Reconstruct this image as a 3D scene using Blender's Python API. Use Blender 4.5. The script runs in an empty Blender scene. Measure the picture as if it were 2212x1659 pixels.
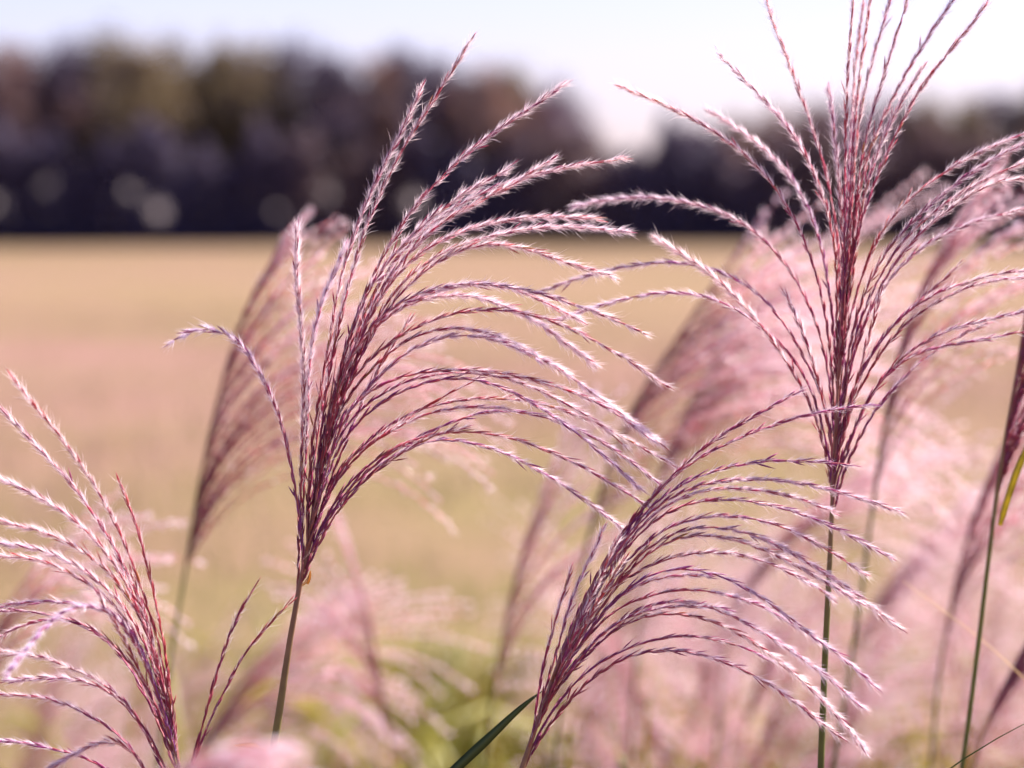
import bpy, math, random
import numpy as np
from mathutils import Vector

rng = np.random.default_rng(7)
random.seed(7)
sc = bpy.context.scene
col = sc.collection
R = math.radians

# ------------------------------------------------------------------ camera
CAM_Z = 1.5
PITCH = math.atan((864 - 490) / 6400.0)
cd = bpy.data.cameras.new('camera')
cd.lens = 100.0
cd.sensor_width = 36.0
cd.clip_start = 0.05
cd.clip_end = 6000
cd.dof.use_dof = True
cd.dof.focus_distance = 1.0
cd.dof.aperture_fstop = 8.2
cd.dof.aperture_blades = 0
cam = bpy.data.objects.new('camera', cd)
cam.location = (0, 0, CAM_Z)
cam.rotation_euler = (R(90) - PITCH, 0, 0)
col.objects.link(cam)
sc.camera = cam
sc.render.engine = 'CYCLES'
sc.cycles.use_denoising = True
sc.cycles.max_bounces = 8
sc.cycles.transmission_bounces = 6
sc.cycles.diffuse_bounces = 5
sc.cycles.sample_clamp_indirect = 6

# ------------------------------------------------------------------ light
SUN_EL, SUN_AZ = R(48), R(58)          # azimuth measured from +Y (view direction) towards +X (right)
w = bpy.data.worlds.new('World')
sc.world = w
w.use_nodes = True
nt = w.node_tree
nt.nodes.clear()
sky = nt.nodes.new('ShaderNodeTexSky')
sky.sky_type = 'NISHITA'
sky.sun_disc = False
sky.sun_elevation = SUN_EL
sky.sun_rotation = SUN_AZ
sky.air_density = 1.0
sky.dust_density = 0.9
sky.ozone_density = 2.5
tint = nt.nodes.new('ShaderNodeMix')
tint.data_type = 'RGBA'
tint.blend_type = 'MULTIPLY'
tint.inputs[0].default_value = 1.0
tint.inputs[7].default_value = (1.08, 0.90, 1.17, 1)      # lilac tint multiplied over the sky and its fill light
bgn = nt.nodes.new('ShaderNodeBackground')
bgn.inputs[1].default_value = 0.055
out = nt.nodes.new('ShaderNodeOutputWorld')
nt.links.new(sky.outputs[0], tint.inputs[6])
nt.links.new(tint.outputs[2], bgn.inputs[0])
nt.links.new(bgn.outputs[0], out.inputs[0])

sd = bpy.data.lights.new('sun', 'SUN')
sd.energy = 5.0
sd.angle = R(0.55)
sd.color = (1.0, 0.91, 0.83)
sun = bpy.data.objects.new('sun', sd)
sdir = Vector((math.sin(SUN_AZ) * math.cos(SUN_EL), math.cos(SUN_AZ) * math.cos(SUN_EL), math.sin(SUN_EL)))
sun.rotation_euler = sdir.to_track_quat('Z', 'Y').to_euler()
sun.location = (5, -5, 12)
col.objects.link(sun)

vs = sc.view_settings
vs.view_transform = 'Standard'
vs.look = 'None'
vs.exposure = 1.7
vs.gamma = 1.0
vs.use_curve_mapping = False

# ------------------------------------------------------------------ helpers
F_PX = 6144.0                                    # focal length in the units of the traces (frame 2212 x 1659)
cp, sp = math.cos(PITCH), math.sin(PITCH)


def at(x, y, d):
    """point at depth d (along the view axis) seen at trace position x, y"""
    a = (x - 1106.0) / F_PX * d
    b = (829.5 - y) / F_PX * d
    return np.array((a, d * cp + b * sp, CAM_Z - d * sp + b * cp))


def mesh_np(name, V, T, C=None, mats=(), midx=None, smooth=False):
    me = bpy.data.meshes.new(name)
    V = np.asarray(V, dtype=np.float32)
    T = np.asarray(T, dtype=np.int32)
    me.vertices.add(len(V))
    me.vertices.foreach_set('co', V.ravel())
    k = T.shape[1]
    me.loops.add(T.size)
    me.loops.foreach_set('vertex_index', T.ravel())
    me.polygons.add(len(T))
    me.polygons.foreach_set('loop_start', np.arange(0, T.size, k, dtype=np.int32))
    for m in mats:
        me.materials.append(m)
    if midx is not None:
        me.polygons.foreach_set('material_index', np.asarray(midx, dtype=np.int32))
    if smooth:
        me.polygons.foreach_set('use_smooth', np.ones(len(T), dtype=bool))
    if C is not None:
        ca = me.color_attributes.new('Col', 'FLOAT_COLOR', 'POINT')
        c4 = np.ones((len(V), 4), dtype=np.float32)
        c4[:, :3] = C
        ca.data.foreach_set('color', c4.ravel())
    me.update(calc_edges=True)
    return me


def obj(name, me, parent=None, loc=(0, 0, 0)):
    o = bpy.data.objects.new(name, me)
    o.location = loc
    col.objects.link(o)
    if parent is not None:
        o.parent = parent
    return o


def tag(o, label=None, cat=None, group=None, kind=None):
    if label: o['label'] = label
    if cat: o['category'] = cat
    if group: o['group'] = group
    if kind: o['kind'] = kind
    return o


def empty(name, loc):
    o = bpy.data.objects.new(name, None)
    o.location = loc
    o.empty_display_size = 0.02
    col.objects.link(o)
    return o


class MB:
    """collects vertex / triangle / colour blocks"""
    def __init__(s): s.v, s.t, s.c, s.n = [], [], [], 0

    def add(s, V, T, C):
        V = np.asarray(V, dtype=np.float64).reshape(-1, 3)
        C = np.asarray(C, dtype=np.float64)
        if C.ndim == 1: C = np.tile(C, (len(V), 1))
        s.v.append(V); s.t.append(np.asarray(T) + s.n); s.c.append(C); s.n += len(V)

    def mesh(s, name, mats, off=(0, 0, 0), smooth=False):
        return mesh_np(name, np.concatenate(s.v) - np.asarray(off), np.concatenate(s.t), np.concatenate(s.c), mats, smooth=smooth)


def resample(P, n, smooth=2):
    """Catmull-Rom through P, evenly spaced by length, n points"""
    P = np.asarray(P, dtype=np.float64)
    Q = np.vstack([2 * P[0] - P[1], P, 2 * P[-1] - P[-2]])
    o = []
    for i in range(1, len(Q) - 2):
        t = np.linspace(0, 1, 12, endpoint=False)[:, None]
        a, b, c, d = Q[i - 1], Q[i], Q[i + 1], Q[i + 2]
        o.append(0.5 * (2 * b + (c - a) * t + (2 * a - 5 * b + 4 * c - d) * t ** 2 + (3 * b - a - 3 * c + d) * t ** 3))
    o.append(P[-1][None])
    S = np.concatenate(o)
    L = np.concatenate([[0], np.cumsum(np.linalg.norm(np.diff(S, axis=0), axis=1))])
    g = np.linspace(0, L[-1], n)
    S = np.stack([np.interp(g, L, S[:, k]) for k in range(3)], axis=1)
    for _ in range(smooth):
        S[1:-1] = 0.25 * S[:-2] + 0.5 * S[1:-1] + 0.25 * S[2:]
    return S, L[-1]


def unit(a): return a / np.maximum(np.linalg.norm(a, axis=-1, keepdims=True), 1e-12)


def frames(S, roll=0.0):
    T = unit(np.gradient(S, axis=0))
    n = np.cross(T[0], np.array((0.2, 1, 0.1)))
    n /= np.linalg.norm(n)
    N = np.empty_like(S)
    for i in range(len(S)):
        n = n - T[i] * np.dot(n, T[i])
        n /= np.linalg.norm(n)
        N[i] = n
    B = np.cross(T, N)
    c, s_ = math.cos(roll), math.sin(roll)
    return T, c * N + s_ * B, c * B - s_ * N


def tube(S, rad, k=6):
    T, N, B = frames(S)
    a = np.linspace(0, 2 * math.pi, k, endpoint=False)
    ring = np.cos(a)[None, :, None] * N[:, None] + np.sin(a)[None, :, None] * B[:, None]
    V = (S[:, None] + ring * np.asarray(rad)[:, None, None]).reshape(-1, 3)
    t = []
    for i in range(len(S) - 1):
        for j in range(k):
            p, q = i * k + j, i * k + (j + 1) % k
            t += [(p, q, p + k), (q, q + k, p + k)]
    e = len(V)
    V = np.vstack([V, S[0], S[-1]])
    for j in range(k):
        t += [(e, (j + 1) % k, j), (e + 1, e - k + j, e - k + (j + 1) % k)]
    return V, np.array(t)


# ------------------------------------------------------------------ materials
def mat(name):
    m = bpy.data.materials.new(name)
    m.use_nodes = True
    m.node_tree.nodes.clear()
    return m, m.node_tree.nodes, m.node_tree.links


def m_attr(name, rough, spec, transl, gain=1.0, tcol=None, noise=0.0, nscale=900, sheen=0.0):
    """colour from the vertex attribute, part of the light passing through"""
    m, N, L = mat(name)
    o = N.new('ShaderNodeOutputMaterial')
    a = N.new('ShaderNodeAttribute'); a.attribute_name = 'Col'
    src = a.outputs[0]
    if noise:
        tc = N.new('ShaderNodeTexCoord')
        nz = N.new('ShaderNodeTexNoise'); nz.inputs['Scale'].default_value = nscale; nz.inputs['Detail'].default_value = 3
        L.new(tc.outputs['Object'], nz.inputs['Vector'])
        mr = N.new('ShaderNodeMapRange'); mr.inputs[3].default_value = 1 - noise; mr.inputs[4].default_value = 1 + noise
        L.new(nz.outputs[0], mr.inputs[0])
        vm = N.new('ShaderNodeVectorMath'); vm.operation = 'SCALE'
        L.new(src, vm.inputs[0]); L.new(mr.outputs[0], vm.inputs['Scale'])
        src = vm.outputs[0]
    p = N.new('ShaderNodeBsdfPrincipled')
    p.inputs['Roughness'].default_value = rough
    p.inputs['Specular IOR Level'].default_value = spec
    p.inputs['Sheen Weight'].default_value = sheen
    L.new(src, p.inputs['Base Color'])
    if transl > 0:
        t = N.new('ShaderNodeBsdfTranslucent')
        if tcol:
            mx = N.new('ShaderNodeMix'); mx.data_type = 'RGBA'; mx.blend_type = 'MULTIPLY'; mx.inputs[0].default_value = 1
            mx.inputs[7].default_value = (*tcol, 1)
            L.new(src, mx.inputs[6]); L.new(mx.outputs[2], t.inputs[0])
        else:
            L.new(src, t.inputs[0])
        s_ = N.new('ShaderNodeMixShader'); s_.inputs[0].default_value = transl
        L.new(p.outputs[0], s_.inputs[1]); L.new(t.outputs[0], s_.inputs[2]); L.new(s_.outputs[0], o.inputs[0])
    else:
        L.new(p.outputs[0], o.inputs[0])
    return m


M_SPIKE = m_attr('spikelet_chaff', 0.6, 0.12, 0.48, tcol=(1.3, 0.9, 0.8))
M_HAIR = m_attr('silky_hair', 0.36, 0.6, 0.5)
M_STEM = m_attr('grass_stem', 0.5, 0.2, 0.0, noise=0.4, nscale=160)
M_LEAF = m_attr('grass_leaf', 0.45, 0.4, 0.40, tcol=(1.3, 1.2, 0.6), noise=0.18, nscale=160)
M_STRAW = m_attr('dry_grass', 0.7, 0.2, 0.35)
M_CROWN = m_attr('tree_leaves', 0.6, 0.25, 0.25, tcol=(1.2, 1.05, 0.7))
M_BARK = m_attr('tree_bark', 0.9, 0.1, 0.0, noise=0.3, nscale=5)


def m_ground():
    m, N, L = mat('autumn_field')
    o = N.new('ShaderNodeOutputMaterial')
    p = N.new('ShaderNodeBsdfPrincipled'); p.inputs['Roughness'].default_value = 0.95; p.inputs['Specular IOR Level'].default_value = 0.1
    tc = N.new('ShaderNodeTexCoord')
    def noise(scale, detail, off):
        mp = N.new('ShaderNodeMapping'); mp.inputs['Location'].default_value = (off, off * .7, 0)
        L.new(tc.outputs['Object'], mp.inputs[0])
        n = N.new('ShaderNodeTexNoise'); n.inputs['Scale'].default_value = scale; n.inputs['Detail'].default_value = detail; n.inputs['Roughness'].default_value = 0.6
        L.new(mp.outputs[0], n.inputs['Vector'])
        return n.outputs[0]
    def ramp(src, stops):
        r = N.new('ShaderNodeValToRGB')
        e = r.color_ramp.elements
        e[0].position, e[0].color = stops[0][0], (*stops[0][1], 1)
        e[1].position, e[1].color = stops[-1][0], (*stops[-1][1], 1)
        for q, c in stops[1:-1]:
            k = e.new(q); k.color = (*c, 1)
        L.new(src, r.inputs[0])
        return r.outputs[0]
    base = ramp(noise(0.20, 5, 3.0), [(0.38, (0.172, 0.128, 0.055)), (0.49, (0.205, 0.126, 0.082)), (0.62, (0.248, 0.132, 0.116))])
    green = ramp(noise(0.33, 3, 11.0), [(0.52, (0, 0, 0)), (0.72, (1, 1, 1))])
    mx = N.new('ShaderNodeMix'); mx.data_type = 'RGBA'
    L.new(green, mx.inputs[0]); L.new(base, mx.inputs[6]); mx.inputs[7].default_value = (0.155, 0.145, 0.036, 1)
    sx = N.new('ShaderNodeSeparateXYZ'); L.new(tc.outputs['Object'], sx.inputs[0])
    wob = N.new('ShaderNodeMath'); wob.operation = 'MULTIPLY_ADD'; L.new(noise(0.11, 3, 20.0), wob.inputs[0]); wob.inputs[1].default_value = 26; wob.inputs[2].default_value = -13
    ys_ = N.new('ShaderNodeMath'); L.new(sx.outputs[1], ys_.inputs[0]); L.new(wob.outputs[0], ys_.inputs[1])
    yn = N.new('ShaderNodeMath'); yn.operation = 'DIVIDE'; L.new(ys_.outputs[0], yn.inputs[0]); yn.inputs[1].default_value = 120
    strips = ramp(yn.outputs[0], [(0.0, (0.19, 0.128, 0.072)), (.09, (0.18, 0.135, 0.060)), (.15, (0.200, 0.124, 0.082)), (.22, (0.235, 0.128, 0.112)), (.30, (0.200, 0.130, 0.080)), (.42, (0.192, 0.132, 0.070)), (.60, (0.19, 0.124, 0.075)), (1.0, (0.165, 0.113, 0.062))])
    mz = N.new('ShaderNodeMix'); mz.data_type = 'RGBA'; mz.inputs[0].default_value = .6
    L.new(mx.outputs[2], mz.inputs[6]); L.new(strips, mz.inputs[7])
    mx = mz
    fine = ramp(noise(9, 5, 1.0), [(0.3, (0.78, 0.78, 0.78)), (0.7, (1.15, 1.15, 1.15))])
    m2 = N.new('ShaderNodeMix'); m2.data_type = 'RGBA'; m2.blend_type = 'MULTIPLY'; m2.inputs[0].default_value = 1
    L.new(mx.outputs[2], m2.inputs[6]); L.new(fine, m2.inputs[7])
    L.new(m2.outputs[2], p.inputs['Base Color'])
    bp = N.new('ShaderNodeBump'); bp.inputs['Strength'].default_value = 0.6; bp.inputs['Distance'].default_value = 0.05
    L.new(noise(22, 5, 5.0), bp.inputs['Height']); L.new(bp.outputs[0], p.inputs['Normal'])
    L.new(p.outputs[0], o.inputs[0])
    return m


# ------------------------------------------------------------------ ground
def build_ground():
    ys = np.concatenate([np.linspace(-30, 60, 46), np.linspace(64, 260, 40), np.array([320, 450, 700, 1200, 2500, 5000])])
    xs = np.concatenate([[-3000, -1200, -500, -220], np.linspace(-110, 110, 67), [220, 500, 1200, 3000]])
    X, Y = np.meshgrid(xs, ys)
    Z = 0.05 * np.sin(X * .21 + 1) * np.sin(Y * .17) + 0.04 * np.sin(X * .07 + Y * .05)
    Z *= np.clip((np.abs(X) + np.abs(Y) - 6) / 10, 0, 1) * np.clip((500 - np.abs(Y)) / 300, 0, 1)
    V = np.stack([X, Y, Z], -1).reshape(-1, 3)
    nx = len(xs)
    q = [(j * nx + i, j * nx + i + 1, (j + 1) * nx + i + 1, (j + 1) * nx + i) for j in range(len(ys) - 1) for i in range(nx - 1)]
    o = obj('field', mesh_np('field', V, q, None, [m_ground()], smooth=True))
    tag(o, 'dry tan autumn field with faint green and pink patches', None, None, 'structure')


build_ground()


def build_turf():
    """short dry grass standing on the field, nobody could count it"""
    n = 60000
    y = 4 + 42 * rng.random(n) ** 1.5
    x = (rng.random(n) - 0.5) * (2.5 + y * 0.62)
    patch = 0.5 + 0.5 * np.sin(x * 1.3 + 2 * np.sin(y * .6)) * np.sin(y * .9 + 1.1 * np.sin(x))
    h = (0.06 + 0.16 * rng.random(n)) * (0.5 + patch)
    a = rng.random(n) * 2 * math.pi
    wd = 0.004 + 0.006 * rng.random(n)
    dx, dy = np.cos(a) * wd, np.sin(a) * wd
    lean = (rng.random((n, 2)) - 0.45) * h[:, None] * 0.9
    z0 = np.full(n, -0.02)
    V = np.stack([np.stack([x - dx, y - dy, z0], -1), np.stack([x + dx, y + dy, z0], -1), np.stack([x + lean[:, 0], y + lean[:, 1], h], -1)], 1).reshape(-1, 3)
    T = np.arange(3 * n).reshape(-1, 3)
    pal = np.array([(0.34, 0.25, 0.12), (0.38, 0.26, 0.18), (0.42, 0.27, 0.24), (0.26, 0.25, 0.07), (0.20, 0.21, 0.05)])
    gz = np.exp(-((x + 0.35) / 1.5) ** 2 - ((y - 10.5) / 4) ** 2)
    pr = rng.random(n)
    idx = np.where(pr < 0.10 + 0.75 * gz, 3 + (rng.random(n) < .4), (rng.random(n) * 3).astype(int))
    C = np.repeat(pal[idx] * (0.8 + 0.4 * rng.random((n, 1))), 3, axis=0)
    o = obj('dry_turf', mesh_np('dry_turf', V, T, C, [M_STRAW]))
    tag(o, 'short dry straw-coloured grass covering the field', None, None, 'stuff')


build_turf()

# ------------------------------------------------------------------ far wood
def crown_mesh(seed, wide, pal, lower=0.42, n_cl=54, per=70):
    g = np.random.default_rng(seed)
    c = []
    while len(c) < n_cl:
        q = g.uniform(-1, 1, 3)
        r = np.linalg.norm(q)
        if r > 1 or r < 0.35: continue
        c.append(q)
    c = np.array(c)
    zz = lower + (1 - lower) * (c[:, 2] * .5 + .5) ** 0.92
    prof = np.sin(np.clip((zz - lower) / (1 - lower), 0, 1) * math.pi * 0.86 + 0.40) ** 0.7
    cen = np.stack([c[:, 0] * wide * prof, c[:, 1] * wide * prof, zz * 0.93], -1)
    crad = g.uniform(.05, .11, n_cl)
    P = cen[:, None] + g.normal(0, 1, (n_cl, per, 3)) * crad[:, None, None] * np.array((1, 1, .75)) * .6
    P = P.reshape(-1, 3)
    P[:, 2] = np.clip(P[:, 2], lower * .7, 1.0)
    m = len(P)
    d1 = unit(g.normal(0, 1, (m, 3))); d2 = unit(np.cross(d1, g.normal(0, 1, (m, 3))))
    s = g.uniform(.010, .022, (m, 1))
    V = np.stack([P - d1 * s, P - d2 * s * .6, P + d1 * s, P + d2 * s * .6], 1).reshape(-1, 3)
    T = np.arange(4 * m).reshape(-1, 4)
    cc = np.array(pal)[g.integers(0, len(pal), n_cl)]
    C = np.repeat(np.repeat(cc, per, 0) * g.uniform(.7, 1.3, (m, 1)), 4, 0)
    return mesh_np('crown', V, T, C, [M_CROWN]), cen


def trunk_mesh(seed, cen, wide):
    g = np.random.default_rng(seed)
    b = MB()
    top = 0.72
    z = np.linspace(0, top, 8)
    S = np.stack([np.cumsum(g.normal(0, .006, 8)), np.cumsum(g.normal(0, .006, 8)), z - 0.02], -1)
    V, T = tube(S, np.linspace(.022, .006, 8), 7)
    b.add(V, T, (.055, .04, .045))
    for i in g.choice(len(cen), 11, replace=False):
        e = cen[i]
        z0 = max(.10, e[2] * .55)
        k = np.array([np.interp(z0, z, S[:, 0]), np.interp(z0, z, S[:, 1]), z0])
        mid = (k + e) / 2 + np.array((0, 0, -.03))
        Q, _ = resample([k, mid, e], 6)
        V, T = tube(Q, np.linspace(.009, .0025, 6), 5)
        b.add(V, T, (.055, .04, .045))
    return b.mesh('trunk', [M_BARK])


PAL = {  # purple lift of distant haze is put into these leaf colours
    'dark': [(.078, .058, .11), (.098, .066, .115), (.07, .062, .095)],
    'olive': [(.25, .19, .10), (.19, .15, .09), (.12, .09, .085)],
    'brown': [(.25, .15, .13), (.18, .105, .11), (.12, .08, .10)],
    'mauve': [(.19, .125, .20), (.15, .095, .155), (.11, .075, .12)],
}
CROWNS = {}
for ki, (kname, pal) in enumerate(PAL.items()):
    for v in range(2):
        wd = (.30, .38)[v]
        cm, cen = crown_mesh(40 + ki * 5 + v, wd, pal)
        CROWNS[kname, v] = (cm, trunk_mesh(80 + ki * 5 + v, cen, wd))

PROFILE = [(-300, 120), (-200, 95), (-100, 125), (0, 112), (60, 117), (110, 135), (160, 88), (270, 92), (312, 128), (380, 104), (450, 108), (530, 118), (610, 88), (690, 115),
           (740, 148), (800, 138), (860, 108), (930, 128), (1000, 162), (1040, 152), (1110, 168), (1160, 150), (1200, 192), (1240, 245), (1280, 300),
           (1330, 345), (1370, 362), (1410, 345), (1450, 292), (1500, 282), (1560, 262), (1640, 246), (1720, 232), (1800, 222), (1900, 226), (1980, 216),
           (2060, 222), (2110, 240), (2180, 200), (2240, 190), (2330, 215), (2420, 180), (2520, 200)]
PX_, PY_ = zip(*PROFILE)
HORIZON = 470.0


def add_tree(x, top, d, kind, v, label, group='trees of the far wood'):
    p = at(x, 500, d)
    h = (CAM_Z + (HORIZON - top) / F_PX * d) * 1.11
    t = empty('tree', (p[0], d, 0))
    cm, tm = CROWNS[kind, v]
    c = obj('crown', cm, t); k = obj('trunk', tm, t)
    s = max(h, 2.5)
    wsc = s * random.uniform(.56, .78) * (1.0 if h > 7 else 1.25)
    t.scale = (wsc, wsc, s)
    t.rotation_euler = (0, 0, random.uniform(0, 6.28))
    tag(t, label, 'tree', group)
    return t


KINDS = [(-300, 'dark'), (-40, 'brown'), (130, 'dark'), (150, 'olive'), (300, 'olive'), (420, 'mauve'), (480, 'olive'), (600, 'dark'), (740, 'brown'), (830, 'dark'),
         (990, 'brown'), (1080, 'olive'), (1150, 'mauve'), (1220, 'brown'), (1330, 'brown'), (1430, 'dark'), (1540, 'brown'), (1750, 'mauve'), (1950, 'olive'), (2120, 'dark'), (2170, 'olive'), (2300, 'brown')]
COLNAME = {'dark': 'dark', 'olive': 'olive-brown', 'brown': 'russet-brown', 'mauve': 'dull mauve'}
ORD = ['first', 'second', 'third', 'fourth', 'fifth', 'sixth', 'seventh', 'eighth', 'ninth', 'tenth', 'eleventh', 'twelfth', 'thirteenth', 'fourteenth', 'fifteenth', 'sixteenth',
       'seventeenth', 'eighteenth', 'nineteenth', 'twentieth']


def profile(x):
    if -300 <= x <= 2520: return float(np.interp(x, PX_, PY_))
    return 135 + 45 * math.sin(x * .011) + 30 * math.sin(x * .037)


x = -4800
i = 0
cl = cr = 0
while x < 7000:
    inside = -60 < x < 2270
    kind = [k for a, k in KINDS if a <= x][-1] if -300 <= x <= 2400 else random.choice(list(PAL))
    if not inside: lab = f'{COLNAME[kind]} tree of the far wood outside the ' + ('left' if x < 1000 else 'right') + ' edge of the picture'
    elif x < 1370:
        lab = f'{COLNAME[kind]} tree, {ORD[cl]} from the left edge in the far wood'; cl += 1
    else:
        lab = f'{COLNAME[kind]} tree, {ORD[cr]} right of the sky gap in the far wood'; cr += 1
    add_tree(x, profile(x), 156 + random.uniform(-4, 4), kind, i % 2, lab)
    x += random.uniform(66, 90) if inside else random.uniform(110, 150)
    i += 1
def build_wood_interior():
    """the shadowed depth of the wood behind its front trees, one mass"""
    g = np.random.default_rng(16)
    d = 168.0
    pxm = F_PX / d
    n = 70000
    xp = np.where(g.random(n) < .45, g.uniform(-300, 2500, n), g.uniform(-4800, 7000, n))
    top = np.array([profile(x_) for x_ in np.linspace(-4800, 7000, 2400)])
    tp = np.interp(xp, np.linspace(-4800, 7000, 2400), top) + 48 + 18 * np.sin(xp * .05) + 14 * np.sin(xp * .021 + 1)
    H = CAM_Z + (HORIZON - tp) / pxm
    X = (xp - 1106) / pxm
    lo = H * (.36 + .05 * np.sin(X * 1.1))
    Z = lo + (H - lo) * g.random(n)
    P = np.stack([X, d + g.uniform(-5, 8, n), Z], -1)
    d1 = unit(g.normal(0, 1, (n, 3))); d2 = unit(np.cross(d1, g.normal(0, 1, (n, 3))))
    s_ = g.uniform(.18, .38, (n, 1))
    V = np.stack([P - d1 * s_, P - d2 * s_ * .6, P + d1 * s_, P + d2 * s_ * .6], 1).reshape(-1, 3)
    pal = np.array(PAL['dark'])  # same palette, haze lift included in the leaf colour
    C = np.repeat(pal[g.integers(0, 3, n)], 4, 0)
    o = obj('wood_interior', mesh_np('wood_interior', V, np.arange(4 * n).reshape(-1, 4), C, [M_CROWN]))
    tag(o, 'shadowed purple-dark depth of the far wood behind its front trees', None, None, 'stuff')


build_wood_interior()


def build_underwood():
    """the low growth along the wood edge, one mass of twigs and leaves with a few openings to the sky"""
    g = np.random.default_rng(15)
    d = 151.0
    pxm = F_PX / d
    n = 160000
    xp = np.where(g.random(n) < .5, g.uniform(-300, 2500, n), g.uniform(-4800, 7000, n))
    X = (xp - 1106) / pxm
    H = 5.3 + .9 * np.sin(X * .9) + .7 * np.sin(X * 2.3 + 1) + .5 * np.sin(X * 4.1)
    Z = g.random(n) ** 1.05 * H
    Y = d + g.uniform(-1.5, 2.0, n) + .5 * np.sin(X * .7)
    yv = HORIZON + (CAM_Z - Z) * pxm
    keep = np.ones(n, bool)
    holes = [(-6, 440, 13), (95, 395, 9), (228, 368, 11), (285, 385, 13), (283, 415, 8), (345, 455, 14), (600, 455, 5), (707, 382, 13), (714, 420, 10), (885, 400, 10), (893, 438, 12), (1190, 410, 6)]
    for hx, hy, hr in holes:
        keep &= ((xp - hx) ** 2 + (yv - hy) ** 2) > (hr * .62 + 3 + g.normal(0, 1.5, n)) ** 2
    P = np.stack([X, Y, Z], -1)[keep]
    m = len(P)
    d1 = unit(g.normal(0, 1, (m, 3))); d2 = unit(np.cross(d1, g.normal(0, 1, (m, 3))))
    s_ = g.uniform(.12, .26, (m, 1)) * np.where(np.min([np.hypot(xp - hx, yv - hy) - hr for hx, hy, hr in holes], axis=0)[keep] < 10, .45, 1)[:, None]
    V = np.stack([P - d1 * s_, P - d2 * s_ * .6, P + d1 * s_, P + d2 * s_ * .6], 1).reshape(-1, 3)
    V[:, 2] = np.maximum(V[:, 2], -.02)
    pal = np.array([(.085, .070, .135), (.10, .078, .14), (.13, .088, .12), (.16, .105, .11)])  # raised purple stands in for haze over the shaded leaves
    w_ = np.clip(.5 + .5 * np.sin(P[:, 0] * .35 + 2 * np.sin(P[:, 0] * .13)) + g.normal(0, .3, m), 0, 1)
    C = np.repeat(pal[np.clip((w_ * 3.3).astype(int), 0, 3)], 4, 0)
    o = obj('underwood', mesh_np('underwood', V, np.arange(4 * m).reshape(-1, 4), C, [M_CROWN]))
    tag(o, 'dark underwood along the far edge of the field with openings to the sky', None, None, 'stuff')


build_underwood()

# ------------------------------------------------------------------ racemes
RUST = np.array((.60, .125, .115)); WINE = np.array((.29, .042, .115)); PURP = np.array((.34, .11, .44))  # PURP: partly lavender shade and lens fringing put into the husk colour
MAUV = np.array((.55, .20, .28)); STRAW = np.array((.46, .25, .09)); OLIV = np.array((.16, .13, .04)); ROSE = np.array((.80, .34, .39))
HPINK = np.array((.97, .71, .77)); HLIL = np.array((.78, .64, .92)); HWHT = np.array((.98, .92, .93))  # HLIL: lavender shade put into the hair colour


def spikelets(b, P, D, U, Ln, Wd, C):
    """lance-shaped husks: P bases, D directions, U a side vector, lengths, half widths, colours"""
    n = len(P)
    W = unit(np.cross(D, U)); U = np.cross(W, D)
    rings = ((.30, 1.0), (.62, .82))
    vs_ = [P]
    for f, r in rings:
        c = P + D * (Ln * f)[:, None]
        for a, sgn, k in ((U, 1, .75), (W, 1, 1.0), (U, -1, .75), (W, -1, 1.0)):
            vs_.append(c + a * (Wd * r * sgn * k)[:, None])
    vs_.append(P + D * Ln[:, None])
    V = np.stack(vs_, 1)                                       # n, 10, 3
    t = []
    for j in range(4):
        j2 = (j + 1) % 4
        t += [(0, 1 + j2, 1 + j), (1 + j, 1 + j2, 5 + j), (1 + j2, 5 + j2, 5 + j), (5 + j, 5 + j2, 9)]
    t = np.array(t)
    T = (t[None] + (np.arange(n) * 10)[:, None, None]).reshape(-1, 3)
    cv = np.repeat(C[:, None], 10, 1)
    cv[:, 9] = cv[:, 9] * .75 + MAUV * .25                        # paler awn tip
    b.add(V.reshape(-1, 3), T, cv.reshape(-1, 3))


def hairs(b, P, D, Ln, wd, C, g, bend=.25):
    """bent tapering ribbons"""
    n = len(P)
    S = unit(np.cross(D, g.normal(0, 1, (n, 3))))
    K = unit(g.normal(0, 1, (n, 3))) * (Ln * bend)[:, None]
    m = P + D * (Ln * .5)[:, None]
    e = P + D * Ln[:, None] + K * .5
    h = (S.T * wd).T
    V = np.stack([P - h * .5, P + h * .5, m - h * .5, m + h * .5, e], 1)
    t = np.array([(0, 1, 2), (1, 3, 2), (2, 3, 4)])
    T = (t[None] + (np.arange(n) * 5)[:, None, None]).reshape(-1, 3)
    b.add(V.reshape(-1, 3), T, np.repeat(C, 5, 0))


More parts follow.
